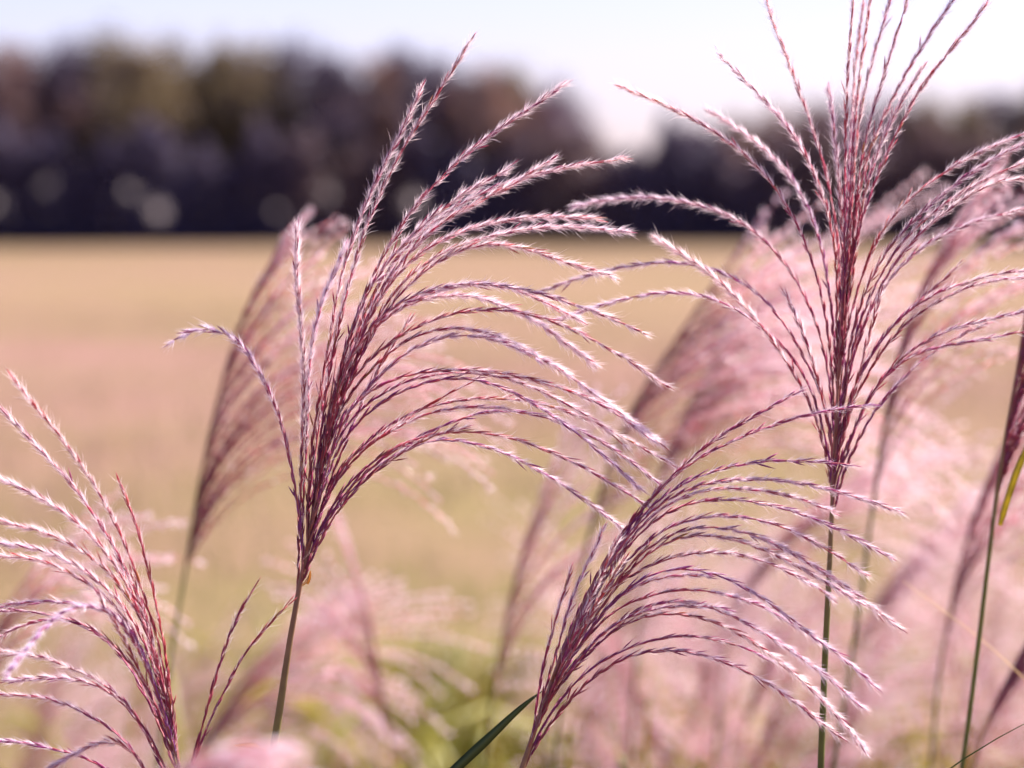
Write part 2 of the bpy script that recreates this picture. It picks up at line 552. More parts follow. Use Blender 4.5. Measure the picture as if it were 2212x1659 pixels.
def raceme(P, g, purple=.2, fluff=1.0, hi=True, bare=.03, pitch=.0031, rose=.7):
    """P: points from base to tip. returns builders (rachis, spikelets, hairs)"""
    S0, L = resample(P, 40, 9)
    n = max(10, int(L / pitch))
    S, L = resample(S0, n, 1)
    T, N, B = frames(S, g.uniform(0, math.pi))
    t = np.linspace(0, 1, n)
    br, bs, bh = MB(), MB(), MB()
    # zigzag rachis
    zz = (N.T * np.where(np.arange(n) % 2, .00012, -.00012)).T
    V, F = tube(S + zz, np.interp(t, (0, .15, 1), (.00040, .00036, .00016)), 4 if hi else 3)
    tc = np.interp(t, (0, .12, .4), (1, .8, 0))[:, None]
    cr = (OLIV * .5 + WINE * .5) * tc + (WINE * .5 + RUST * .5) * (1 - tc)
    kk = 4 if hi else 3
    br.add(V, F, np.vstack([np.repeat(cr, kk, 0), cr[:1], cr[-1:]]))
    sel = np.where((t > bare) & (g.random(n) > .04))[0]
    idx = np.concatenate([sel, sel[:-1]]) if hi else sel
    k2 = np.concatenate([np.zeros(len(sel)), np.ones(len(sel) - 1)]) if hi else np.zeros(len(sel))
    m = len(idx)
    tt = t[idx]
    phi = np.where(idx % 2, math.pi, 0) + g.normal(0, .55, m) + k2 * g.uniform(.6, 1.2, m)
    Sd = np.cos(phi)[:, None] * N[idx] + np.sin(phi)[:, None] * B[idx]
    ang = g.normal(.085, .04, m) + (g.random(m) < .05) * .3
    D = unit(T[idx] * np.cos(ang)[:, None] + Sd * np.sin(ang)[:, None])
    base = S[idx] + T[idx] * (k2 * pitch * .45)[:, None] + Sd * .00022
    ln = g.normal(.0062, .0009, m) * np.interp(tt, (0, .2, .9, 1), (.85, 1, 1, .8))
    wd = g.normal(.00034, .00006, m) * (1 if hi else 1.5) * np.interp(tt, (0, .3, .8, 1), (1.15, 1, .95, .8))
    pp = np.clip(purple + .15 * np.sin(tt * g.uniform(4, 9) + g.uniform(0, 6))[:, None] + g.normal(0, .05, (m, 1)), 0, 1)
    ru = np.clip(g.uniform(.25, .75) + .25 * np.sin(tt * g.uniform(5, 14) + g.uniform(0, 6))[:, None] + g.normal(0, .13, (m, 1)), 0, 1)
    c = RUST * ru + WINE * (1 - ru)
    r = g.random((m, 1))
    c = np.where(r > .95, STRAW, c)
    if not hi: c = c * (1 - rose) + ROSE * rose
    early = np.interp(tt, (0, .45), (.75, 0))[:, None]
    c = c * (1 - early) + (WINE * .85 + RUST * .05 + OLIV * .10) * early
    c = (c * (1 - pp) + PURP * pp) * g.uniform(.85, 1.15, (m, 1))
    spikelets(bs, base, D, Sd, ln, np.abs(wd), c)
    # silky tuft round the foot of every husk
    dens = np.interp(tt, (0, .3, .45, .66, 1), (.06, .12, .4, 1.35, 1.8)) * fluff
    per = 19 if hi else 7
    cnt = g.poisson(per * dens)
    hi_ = np.repeat(np.arange(m), cnt)
    q = len(hi_)
    if q:
        az = g.uniform(0, 2 * math.pi, q)
        rad = np.cos(az)[:, None] * N[idx][hi_] + np.sin(az)[:, None] * B[idx][hi_]
        rad = unit(rad + Sd[hi_] * .7)
        th = np.clip(g.gamma(2.2, .14, q), .03, .85)
        Dh = unit(T[idx][hi_] * np.cos(th)[:, None] + rad * np.sin(th)[:, None])
        lh = g.normal(.0041, .0011, q) * np.interp(tt[hi_], (0, .3, 1), (.8, 1, 1.05))
        u = g.random((q, 1))
        hp = np.clip(pp[hi_], 0, 1)
        ch = HPINK * u + HWHT * (1 - u)
        ch = ch * (1 - hp * .5) + HLIL * hp * .5
        hairs(bh, base[hi_] + rad * .00025, Dh, np.abs(lh), .00008 if hi else .00034, ch * g.uniform(.85, 1.05, (q, 1)), g, .35)
    return br, bs, bh


def add_raceme(root, off, P, g, hi=True, **kw):
    br, bs, bh = raceme(P, g, hi=hi, **kw)
    if hi:
        r = obj('raceme', br.mesh('raceme', [M_STEM], off), root)
        s = obj('spikelets', bs.mesh('spikelets', [M_SPIKE], off, True), r); s['kind'] = 'stuff'
        if bh.v:
            h = obj('silky_hairs', bh.mesh('silky_hairs', [M_HAIR], off), r); h['kind'] = 'stuff'
        return r
    V = []; T = []; C = []; M = []; o = 0
    for b, mi in ((br, 0), (bs, 1), (bh, 2)):
        if not b.v: continue
        v = np.concatenate(b.v); tt = np.concatenate(b.t) + o
        V.append(v); T.append(tt); C.append(np.concatenate(b.c)); M.append(np.full(len(tt), mi)); o += len(v)
    me = mesh_np('raceme', np.concatenate(V) - np.asarray(off), np.concatenate(T), np.concatenate(C), [M_STEM, M_SPIKE, M_HAIR], np.concatenate(M))
    return obj('raceme', me, root)


def add_stem(root, off, P, r0, r1, g, node=True, c0=(.105, .125, .026), c1=(.36, .13, .13)):
    S, L = resample(P, 120)
    t = np.linspace(0, 1, 120)
    rad = r0 + (r1 - r0) * t if np.isscalar(r0) else np.interp(t, r1, r0)
    V, F = tube(S, rad, 10)
    u_ = np.interp(t, (0, .90, .985), (0, .05, 1))[:, None]
    cc = np.array(c0) * (1 - u_) + np.array(c1) * u_
    cc = cc * (1 + .12 * np.sin(t * 40 + g.uniform(0, 6)))[:, None]
    s = obj('stem', mesh_np('stem', V - np.asarray(off), F, np.vstack([np.repeat(cc, 10, 0), cc[:1], cc[-1:]]), [M_STEM], smooth=True), root)
    return S


def blade(b, P, width, g, c0, c1, fold=.25, twist=0.0, side=None, n=22):
    """a grass leaf: folded tapering ribbon with real thickness"""
    S, L = resample(P, n)
    T, N, B = frames(S)
    if side is not None:
        sd = np.asarray(side, float)
        N = unit(sd[None] - T * (T @ sd)[:, None]); B = np.cross(T, N)
    t = np.linspace(0, 1, n)
    tw = twist * t
    Nn = np.cos(tw)[:, None] * N + np.sin(tw)[:, None] * B
    Bn = np.cross(T, Nn)
    wv = width * .5 * np.interp(t, (0, .12, .5, .85, 1), (.55, .9, 1, .5, .03))
    th = .00025
    rows = [S - Nn * wv[:, None] + Bn * (wv * fold)[:, None], S - Bn * 0, S + Nn * wv[:, None] + Bn * (wv * fold)[:, None], S + Bn * (-th)]
    V = np.stack(rows, 1).reshape(-1, 3)
    F = []
    for i in range(n - 1):
        o, p = i * 4, i * 4 + 4
        for a, c in ((0, 1), (1, 2), (2, 3), (3, 0)):
            F += [(o + a, o + c, p + c), (o + a, p + c, p + a)]
    cc = np.asarray(c0) * (1 - t[:, None]) + np.asarray(c1) * t[:, None]
    C = np.repeat(cc, 4, 0)
    C[1::4] *= 1.35                                            # pale midrib
    b.add(V, F, C)


GREEN = (.12, .16, .035); YGREEN = (.36, .31, .05); DRY = (.55, .44, .30)


def arch_leaf(root, off, p0, az, length, rise, g, c0=GREEN, c1=YGREEN, width=.009, name='leaf'):
    d = np.array((math.cos(az), math.sin(az), 0))
    up = np.array((0, 0, 1.0))
    P = [p0, p0 + up * rise * .5 + d * length * .10, p0 + up * rise * .92 + d * length * .30, p0 + up * rise + d * length * .48,
         p0 + up * rise * .85 + d * length * .68, p0 + up * rise * .45 + d * length * .88]
    b = MB()
    blade(b, P, width, g, c0, c1)
    return obj(name, b.mesh(name, [M_LEAF], off), root)


def ground_stem(top_pts, d, g, lean=None):
    """top_pts (top to bottom, 3D) extended to a root on the field"""
    P = [np.asarray(p) for p in top_pts]
    a = P[-1]
    dirv = unit((P[-1] - P[-2])[None])[0]
    P = P + [a + dirv * .05, a + dirv * .12]
    a = P[-1]
    foot = np.array((a[0] + dirv[0] * .30 + g.normal(0, .02), a[1] + g.normal(0, .03), -.02))
    mid = np.array((a[0] * .45 + foot[0] * .55 + dirv[0] * .07, (a[1] + foot[1]) / 2, a[2] * .5))
    return P + [mid, foot], foot


def plume_plant(label, d, axis_px, racemes, seed, r_stem=.0016, dz=.02, fine=True, leaves=3, default=None, group=None, stem_col=None):
    """axis_px: trace of axis and stem, from the top of the axis to the bottom of the visible stem.
    racemes: list of (points tip->base in trace units, options)"""
    g = np.random.default_rng(seed)
    A = [at(x, y, d) for x, y in axis_px]
    P, foot = ground_stem(A, d, g)
    root = empty('silver_grass', tuple(foot + np.array((0, 0, .02))))
    off = foot + np.array((0, 0, .02))
    add_stem(root, off, P[::-1], (.0030, r_stem * 1.1, r_stem * .85, r_stem * .5, .0002), (0, .82, .91, .95, 1), g, **(stem_col or {}))
    ax = np.array(axis_px, float)
    ay = np.linspace(ax[0, 1], ax[-1, 1], 200)
    axx = np.interp(ay, ax[:, 1], ax[:, 0])
    for tr, o in racemes:
        bx, by = tr[-1]
        gap = abs(bx - float(np.interp(by, ay, axx)))
        y1 = min(by + 22 + gap * 1.3, ay[-1]); y2 = min(y1 + 30, ay[-1] + 20)
        tr = tr + [(float(np.interp(y1, ay, axx)) + .25 * (bx - float(np.interp(y1, ay, axx))), y1), (float(np.interp(y2, ay, axx)), y2)]
        o = dict(default or {}, **o)
        z = o.pop('dz', None)
        if z is None: z = g.normal(0, dz)
        tr = tr[::-1]
        n = len(tr)
        acc = np.concatenate([[0], np.cumsum([math.dist(tr[i], tr[i + 1]) for i in range(n - 1)])])
        acc /= acc[-1]
        dz0 = g.normal(0, .0012)
        Q = [at(x, y, d + dz0 + z * u ** 1.4) for (x, y), u in zip(tr, acc)]
        add_raceme(root, off, Q, g, hi=fine, **o)
    zb = A[-1][2]
    for k in range(leaves):
        h = g.uniform(.25, .60) * zb
        u = h / zb
        st = foot * (1 - u) + A[-1] * u
        arch_leaf(root, off, st, g.uniform(0, 6.28), g.uniform(.35, .55), min(g.uniform(.2, .4), (zb - .12 - h)), g)
    tag(root, label, 'grass', group or 'silver grass plumes in focus')
    return root, off


# ---- traces (tip -> base), frame 2212 x 1659
A = [
 ([(375,735),(409,711),(455,703),(495,718),(529,751),(555,791),(582,845),(602,898),(619,948),(626,1001),(638,1054),(647,1110),(650,1160)], dict(purple=.6, fluff=1.2, dz=-.035)),
 ([(642,501),(640,548),(639,598),(644,655),(652,715),(657,781),(657,831),(654,915),(652,968),(650,1060),(646,1150),(645,1225)], dict(purple=.15, fluff=2.6)),
 ([(744,538),(722,591),(699,638),(684,688),(674,741),(669,781),(665,831),(664,915),(660,1000),(655,1090),(652,1180)], dict(purple=.2, fluff=2.2)),
 ([(906,200),(891,240),(867,287),(847,323),(827,360),(807,400),(787,450),(767,500),(752,540),(742,575),(730,615),(722,668),(715,715),(709,765),(697,815),(685,881),(675,948),(667,1030),(662,1120)], dict(purple=.1)),
 ([(1014,90),(997,123),(971,160),(951,197),(927,230),(904,267),(881,303),(857,340),(841,373),(824,410),(804,457),(787,493),(773,540),(759,581),(745,648),(735,698),(722,751),(709,808),(702,865),(697,915),(689,968),(674,1110)], dict(purple=.05, fluff=.8)),
 ([(1214,185),(1181,213),(1137,240),(1097,263),(1064,287),(1031,310),(1004,333),(974,360),(944,390),(914,420),(891,447),(871,477),(851,513),(832,545),(815,575),(799,608),(785,641),(769,681),(755,721),(742,768),(732,815),(719,881),(690,1080)], dict(purple=.1)),
 ([(1091,368),(1064,383),(1037,397),(1004,417),(971,437),(937,463),(907,490),(881,517),(857,541),(828,575),(802,615),(782,658),(762,708),(745,755),(735,798),(718,880),(695,1010)], dict(purple=.3, fluff=1.4)),
 ([(1341,343),(1304,345),(1257,353),(1214,363),(1177,373),(1137,383),(1097,390),(1057,407),(1017,427),(977,447),(937,473),(911,497),(881,527),(830,585),(803,640),(777,700),(750,770),(720,850),(697,950),(683,1060)], dict(purple=.12)),
 ([(1187,348),(1161,362),(1131,386),(1084,413),(1051,427),(1011,447),(971,467),(937,490),(904,520),(877,550),(830,610),(795,680),(765,750),(735,820),(705,930),(690,1030)], dict(purple=.25, fluff=1.2)),
 ([(1287,473),(1257,470),(1217,467),(1171,467),(1131,470),(1091,473),(1057,480),(1017,490),(984,503),(954,517),(902,541),(869,575),(845,601),(822,641),(799,681),(772,735),(752,781),(725,860),(700,960),(685,1070)], dict(purple=.1, fluff=1.1)),
 ([(1344,500),(1311,493),(1271,490),(1221,487),(1171,488),(1131,492),(1087,502),(1044,513),(1011,523),(972,535),(942,547),(909,568),(875,601),(845,635),(825,668),(805,701),(785,741),(765,788),(735,860),(708,960),(690,1060)], dict(purple=.15, fluff=1.15)),
 ([(1317,595),(1287,590),(1254,580),(1221,566),(1187,553),(1171,547),(1137,537),(1104,527),(1071,520),(1040,521),(1010,528),(975,545),(940,565),(905,590),(870,625),(835,670),(800,725),(765,800),(730,890),(700,1000)], dict(purple=.15, fluff=1.2)),
 ([(1387,716),(1354,703),(1311,683),(1271,665),(1221,650),(1171,633),(1121,623),(1071,613),(1024,606),(977,611),(937,620),(897,633),(861,650),(827,670),(794,706),(764,753),(737,810),(712,890),(695,980),(682,1080)], dict(purple=.3)),
 ([(1252,690),(1214,673),(1177,653),(1144,636),(1131,628),(1090,616),(1040,611),(1000,614),(950,624),(900,642),(860,662),(820,695),(780,750),(745,820),(715,910),(692,1020)], dict(purple=.3, fluff=1.3)),
 ([(1277,783),(1231,746),(1194,720),(1161,693),(1131,676),(1084,656),(1037,640),(991,631),(944,636),(897,648),(864,660),(831,680),(797,713),(767,753),(747,793),(722,860),(700,950),(685,1050)], dict(purple=.15, fluff=2.2)),
 ([(1436,831),(1404,810),(1371,786),(1331,760),(1291,736),(1251,716),(1214,696),(1171,683),(1121,670),(1071,665),(1024,665),(984,670),(944,683),(904,700),(864,720),(831,743),(797,770),(771,800),(737,846),(715,910),(697,990),(682,1090)], dict(purple=.1, fluff=.65)),
 ([(1421,953),(1391,930),(1357,906),(1317,873),(1277,850),(1247,823),(1214,800),(1181,776),(1144,756),(1104,736),(1064,720),(1024,706),(984,703),(944,706),(904,716),(871,733),(837,760),(804,793),(771,830),(737,873),(712,940),(692,1030)], dict(purple=.05, fluff=2.6)),
 ([(1157,773),(1121,753),(1077,733),(1044,725),(1004,721),(964,723),(924,736),(887,753),(854,776),(821,810),(787,846),(764,873),(735,920),(708,1000),(688,1085)], dict(purple=.5, fluff=1.2)),
 ([(1401,946),(1377,923),(1337,893),(1304,873),(1264,856),(1231,843),(1191,830),(1151,820),(1111,810),(1071,801),(1031,799),(991,798),(951,798),(911,801),(871,810),(831,823),(797,843),(764,866),(737,893),(712,945),(690,1045)], dict(purple=.3, fluff=.9)),
 ([(1377,1050),(1351,1023),(1317,996),(1284,966),(1251,940),(1224,916),(1194,900),(1167,880),(1137,860),(1104,843),(1071,830),(1031,815),(997,808),(971,812),(924,823),(884,833),(851,850),(817,870),(787,893),(757,923),(737,950),(710,1010),(685,1100)], dict(purple=.65, fluff=.6)),
 ([(1024,823),(991,840),(951,860),(917,880),(881,903),(847,926),(811,950),(771,976),(737,1006),(705,1070),(675,1150)], dict(purple=.05, fluff=.3)),
 ([(1451,1003),(1420,985),(1387,966),(1337,940),(1304,923),(1271,906),(1231,886),(1187,874),(1121,861),(1071,858),(1021,858),(971,865),(925,877),(877,892),(840,915),(800,945),(760,980),(730,1020),(700,1080),(675,1160)], dict(purple=.15, fluff=.75)),
 ([(1090,882),(1071,880),(1021,878),(977,881),(937,890),(890,905),(850,927),(800,960),(755,1000),(720,1050),(688,1115)], dict(purple=.2, fluff=.7)),
 ([(1345,960),(1331,946),(1304,916),(1271,896),(1237,880),(1204,863),(1171,846),(1137,828),(1104,814),(1071,807),(1031,804),(991,803),(951,804),(905,812),(860,828),(815,852),(770,890),(735,930),(700,1020),(682,1090)], dict(purple=.15, fluff=1.1)),
 ([(1421,1043),(1397,1023),(1364,996),(1331,973),(1297,950),(1257,930),(1217,913),(1184,900),(1144,890),(1104,883),(1064,885),(1021,891),(984,906),(951,923),(900,945),(860,965),(810,1000),(765,1040),(725,1090),(686,1155)], dict(purple=.55, fluff=.6)),
 ([(1397,1093),(1364,1073),(1331,1050),(1297,1026),(1257,1006),(1217,986),(1177,970),(1137,953),(1097,943),(1064,935),(1024,930),(984,930),(944,933),(904,940),(871,953),(837,973),(804,996),(771,1023),(737,1056),(705,1110),(673,1185)], dict(purple=.3, fluff=.6)),
 ([(1337,1136),(1297,1100),(1264,1080),(1231,1056),(1197,1036),(1164,1016),(1131,996),(1091,976),(1051,963),(1011,953),(971,946),(937,942),(904,950),(850,985),(800,1020),(760,1055),(720,1100),(690,1150),(665,1210)], dict(purple=.55, fluff=.7)),
 ([(1000,925),(960,932),(924,946),(887,966),(851,990),(811,1016),(777,1046),(751,1076),(709,1133),(682,1189),(657,1240)], dict(purple=.15, fluff=.35)),
 ([(880,700),(840,760),(800,830),(770,900),(740,970),(710,1050),(680,1140)], dict(purple=.1, fluff=.5)),
 ([(850,590),(815,640),(785,700),(760,770),(735,840),(712,930),(690,1030)], dict(purple=.2, fluff=1.0)),
 ([(770,560),(745,640),(725,720),(708,810),(692,900),(678,1000),(664,1110)], dict(purple=.2, fluff=1.3)),
]
B = [
 ([(1347,190),(1387,207),(1431,223),(1475,245),(1508,260),(1541,280),(1575,303),(1608,330),(1635,357),(1661,383),(1688,420),(1708,460),(1735,507),(1751,550),(1765,596),(1775,636),(1785,680),(1791,736),(1796,786),(1800,836),(1803,900)], dict(purple=.1, fluff=1.0, tipbare=1)),
 ([(1535,240),(1561,257),(1591,277),(1621,297),(1651,317),(1675,343),(1701,373),(1721,403),(1741,440),(1758,477),(1771,520),(1778,550),(1788,603),(1795,653),(1800,703),(1805,800)], dict(purple=.35, fluff=1.5, dz=.05)),
 ([(1561,123),(1588,153),(1621,187),(1651,213),(1675,237),(1695,263),(1718,297),(1738,330),(1758,367),(1771,407),(1785,447),(1798,493),(1805,547),(1808,620),(1808,720),(1808,820)], dict(purple=.2, fluff=1.4)),
 ([(1643,-45),(1655,0),(1668,40),(1685,87),(1701,130),(1718,173),(1735,220),(1751,267),(1768,313),(1781,360),(1791,400),(1800,447),(1808,500),(1813,550),(1814,660),(1812,780)], dict(purple=.1, fluff=.8)),
 ([(1790,193),(1795,220),(1800,260),(1803,300),(1808,333),(1811,383),(1816,433),(1819,500),(1820,590),(1818,700)], dict(purple=.25, fluff=1.2)),
 ([(1848,-60),(1843,0),(1838,50),(1835,100),(1831,150),(1828,217),(1826,300),(1825,400),(1825,500),(1822,610),(1818,720)], dict(purple=.2, fluff=.7)),
 ([(1865,10),(1858,60),(1851,113),(1846,160),(1843,217),(1840,267),(1835,333),(1831,433),(1828,533),(1824,640),(1818,740)], dict(purple=.2, fluff=.7)),
 ([(1890,-70),(1881,0),(1873,40),(1868,83),(1861,133),(1855,183),(1848,233),(1843,300),(1838,400),(1831,500),(1825,630),(1817,760)], dict(purple=.1, fluff=.7)),
 ([(1945,-80),(1923,0),(1908,47),(1895,97),(1881,140),(1870,187),(1860,233),(1850,283),(1845,367),(1838,467),(1829,620),(1818,780)], dict(purple=.1, fluff=.8)),
 ([(1985,-75),(1960,0),(1945,50),(1931,90),(1918,133),(1905,177),(1891,220),(1880,260),(1868,300),(1858,350),(1851,417),(1845,483),(1833,620),(1820,760)], dict(purple=.1, fluff=.8)),
 ([(2095,-55),(2058,0),(2035,37),(2011,70),(1991,100),(1971,133),(1955,160),(1938,193),(1925,220),(1908,253),(1888,293),(1875,333),(1861,383),(1851,450),(1838,580),(1822,720)], dict(purple=.2, fluff=.8)),
 ([(1991,150),(1968,183),(1948,217),(1931,247),(1915,283),(1898,323),(1881,367),(1868,417),(1858,467),(1843,580),(1825,700)], dict(purple=.1, fluff=1.3)),
 ([(2131,7),(2111,37),(2085,70),(2058,103),(2028,137),(2005,170),(1981,200),(1961,237),(1941,273),(1925,310),(1908,353),(1888,393),(1871,443),(1858,490),(1838,570),(1820,760)], dict(purple=.12, fluff=.85)),
 ([(2290,262),(2212,287),(2168,307),(2128,323),(2088,340),(2055,363),(2021,383),(1988,407),(1961,430),(1935,457),(1911,483),(1891,520),(1878,550),(1866,586),(1851,626),(1838,670),(1828,720),(1821,770),(1815,860)], dict(purple=.12, fluff=1.2)),
 ([(2300,280),(2212,310),(2175,323),(2138,347),(2101,370),(2071,393),(2041,413),(2011,440),(1975,473),(1941,507),(1911,547),(1888,586),(1868,626),(1851,680),(1838,730),(1815,880)], dict(purple=.25, fluff=1.2)),
 ([(2290,335),(2212,347),(2175,363),(2138,383),(2105,400),(2068,420),(2035,443),(2001,470),(1971,497),(1948,523),(1925,553),(1901,590),(1885,626),(1868,663),(1855,706),(1841,753),(1815,900)], dict(purple=.25, fluff=1.2)),
 ([(2280,392),(2188,380),(2158,390),(2125,403),(2091,420),(2061,440),(2028,467),(1995,493),(1968,523),(1938,560),(1905,610),(1880,665),(1858,725),(1838,790),(1812,920)], dict(purple=.2, fluff=1.1)),
 ([(2285,440),(2212,450),(2178,460),(2141,467),(2108,477),(2075,490),(2041,503),(2008,520),(1975,543),(1938,583),(1911,616),(1891,650),(1871,686),(1855,726),(1838,773),(1812,930)], dict(purple=.25, fluff=1.2)),
 ([(2290,590),(2212,583),(2175,586),(2141,593),(2108,603),(2075,613),(2041,625),(2011,638),(1981,653),(1955,676),(1931,700),(1908,726),(1885,760),(1865,796),(1848,833),(1835,870),(1821,913),(1805,980)], dict(purple=.3, fluff=.75)),
 ([(2270,597),(2188,600),(2141,606),(2101,616),(2058,633),(2021,653),(1988,673),(1958,696),(1928,726),(1901,763),(1878,800),(1855,843),(1835,886),(1803,1000)], dict(purple=.15, fluff=.7)),
 ([(2068,575),(2048,596),(2021,620),(1995,640),(1968,666),(1941,690),(1915,720),(1891,750),(1868,786),(1840,850),(1808,950)], dict(purple=.05, fluff=.3)),
 ([(2285,665),(2212,673),(2175,680),(2135,690),(2095,700),(2061,706),(2028,720),(1998,736),(1971,753),(1945,776),(1921,796),(1901,820),(1881,850),(1865,880),(1848,916),(1828,986),(1803,1050)], dict(purple=.4, fluff=.6)),
 ([(2141,695),(2091,716),(2058,733),(2025,753),(1995,773),(1965,800),(1938,830),(1911,860),(1888,890),(1868,923),(1851,956),(1835,990),(1815,1046),(1806,1075)], dict(purple=.4, fluff=.5)),
 ([(2290,708),(2212,716),(2175,723),(2135,730),(2095,738),(2058,743),(2021,750),(1988,760),(1961,770),(1938,786),(1915,805),(1890,840),(1868,880),(1845,930),(1806,1015)], dict(purple=.4, fluff=.4)),
 ([(1246,445),(1277,437),(1317,428),(1364,425),(1411,426),(1454,428),(1475,433),(1508,442),(1541,450),(1575,463),(1608,480),(1641,507),(1668,533),(1691,558),(1708,583),(1725,610),(1741,640),(1755,670),(1768,706),(1778,740),(1786,780),(1795,836),(1803,930)], dict(purple=.35, fluff=1.1, dz=.055)),
 ([(1184,625),(1221,610),(1264,596),(1311,583),(1354,575),(1404,566),(1444,563),(1475,566),(1508,571),(1541,578),(1575,590),(1608,606),(1635,630),(1661,653),(1685,680),(1705,710),(1721,740),(1738,773),(1755,806),(1771,843),(1785,876),(1796,913),(1802,990)], dict(purple=.45, fluff=.8)),
 ([(1205,690),(1237,680),(1277,666),(1317,653),(1357,643),(1397,633),(1434,630),(1475,630),(1508,635),(1541,643),(1575,656),(1608,676),(1635,696),(1661,720),(1688,743),(1708,763),(1728,790),(1745,820),(1758,850),(1768,886),(1780,930),(1790,970),(1799,1030)], dict(purple=.5, fluff=.8)),
 ([(1424,520),(1464,543),(1488,560),(1518,576),(1548,603),(1575,626),(1598,650),(1618,672),(1638,694),(1655,715),(1675,743),(1691,768),(1711,800),(1731,833),(1751,873),(1765,910),(1775,943),(1785,983),(1797,1050)], dict(purple=.05, fluff=2.4)),
 ([(1700,640),(1722,690),(1742,740),(1758,790),(1772,840),(1784,890),(1794,950),(1800,1010)], dict(purple=.15, fluff=.8)),
 ([(1900,640),(1885,700),(1868,760),(1850,830),(1832,900),(1812,980)], dict(purple=.1, fluff=.6)),
]
for tr, o in B: o.pop('tipbare', None)
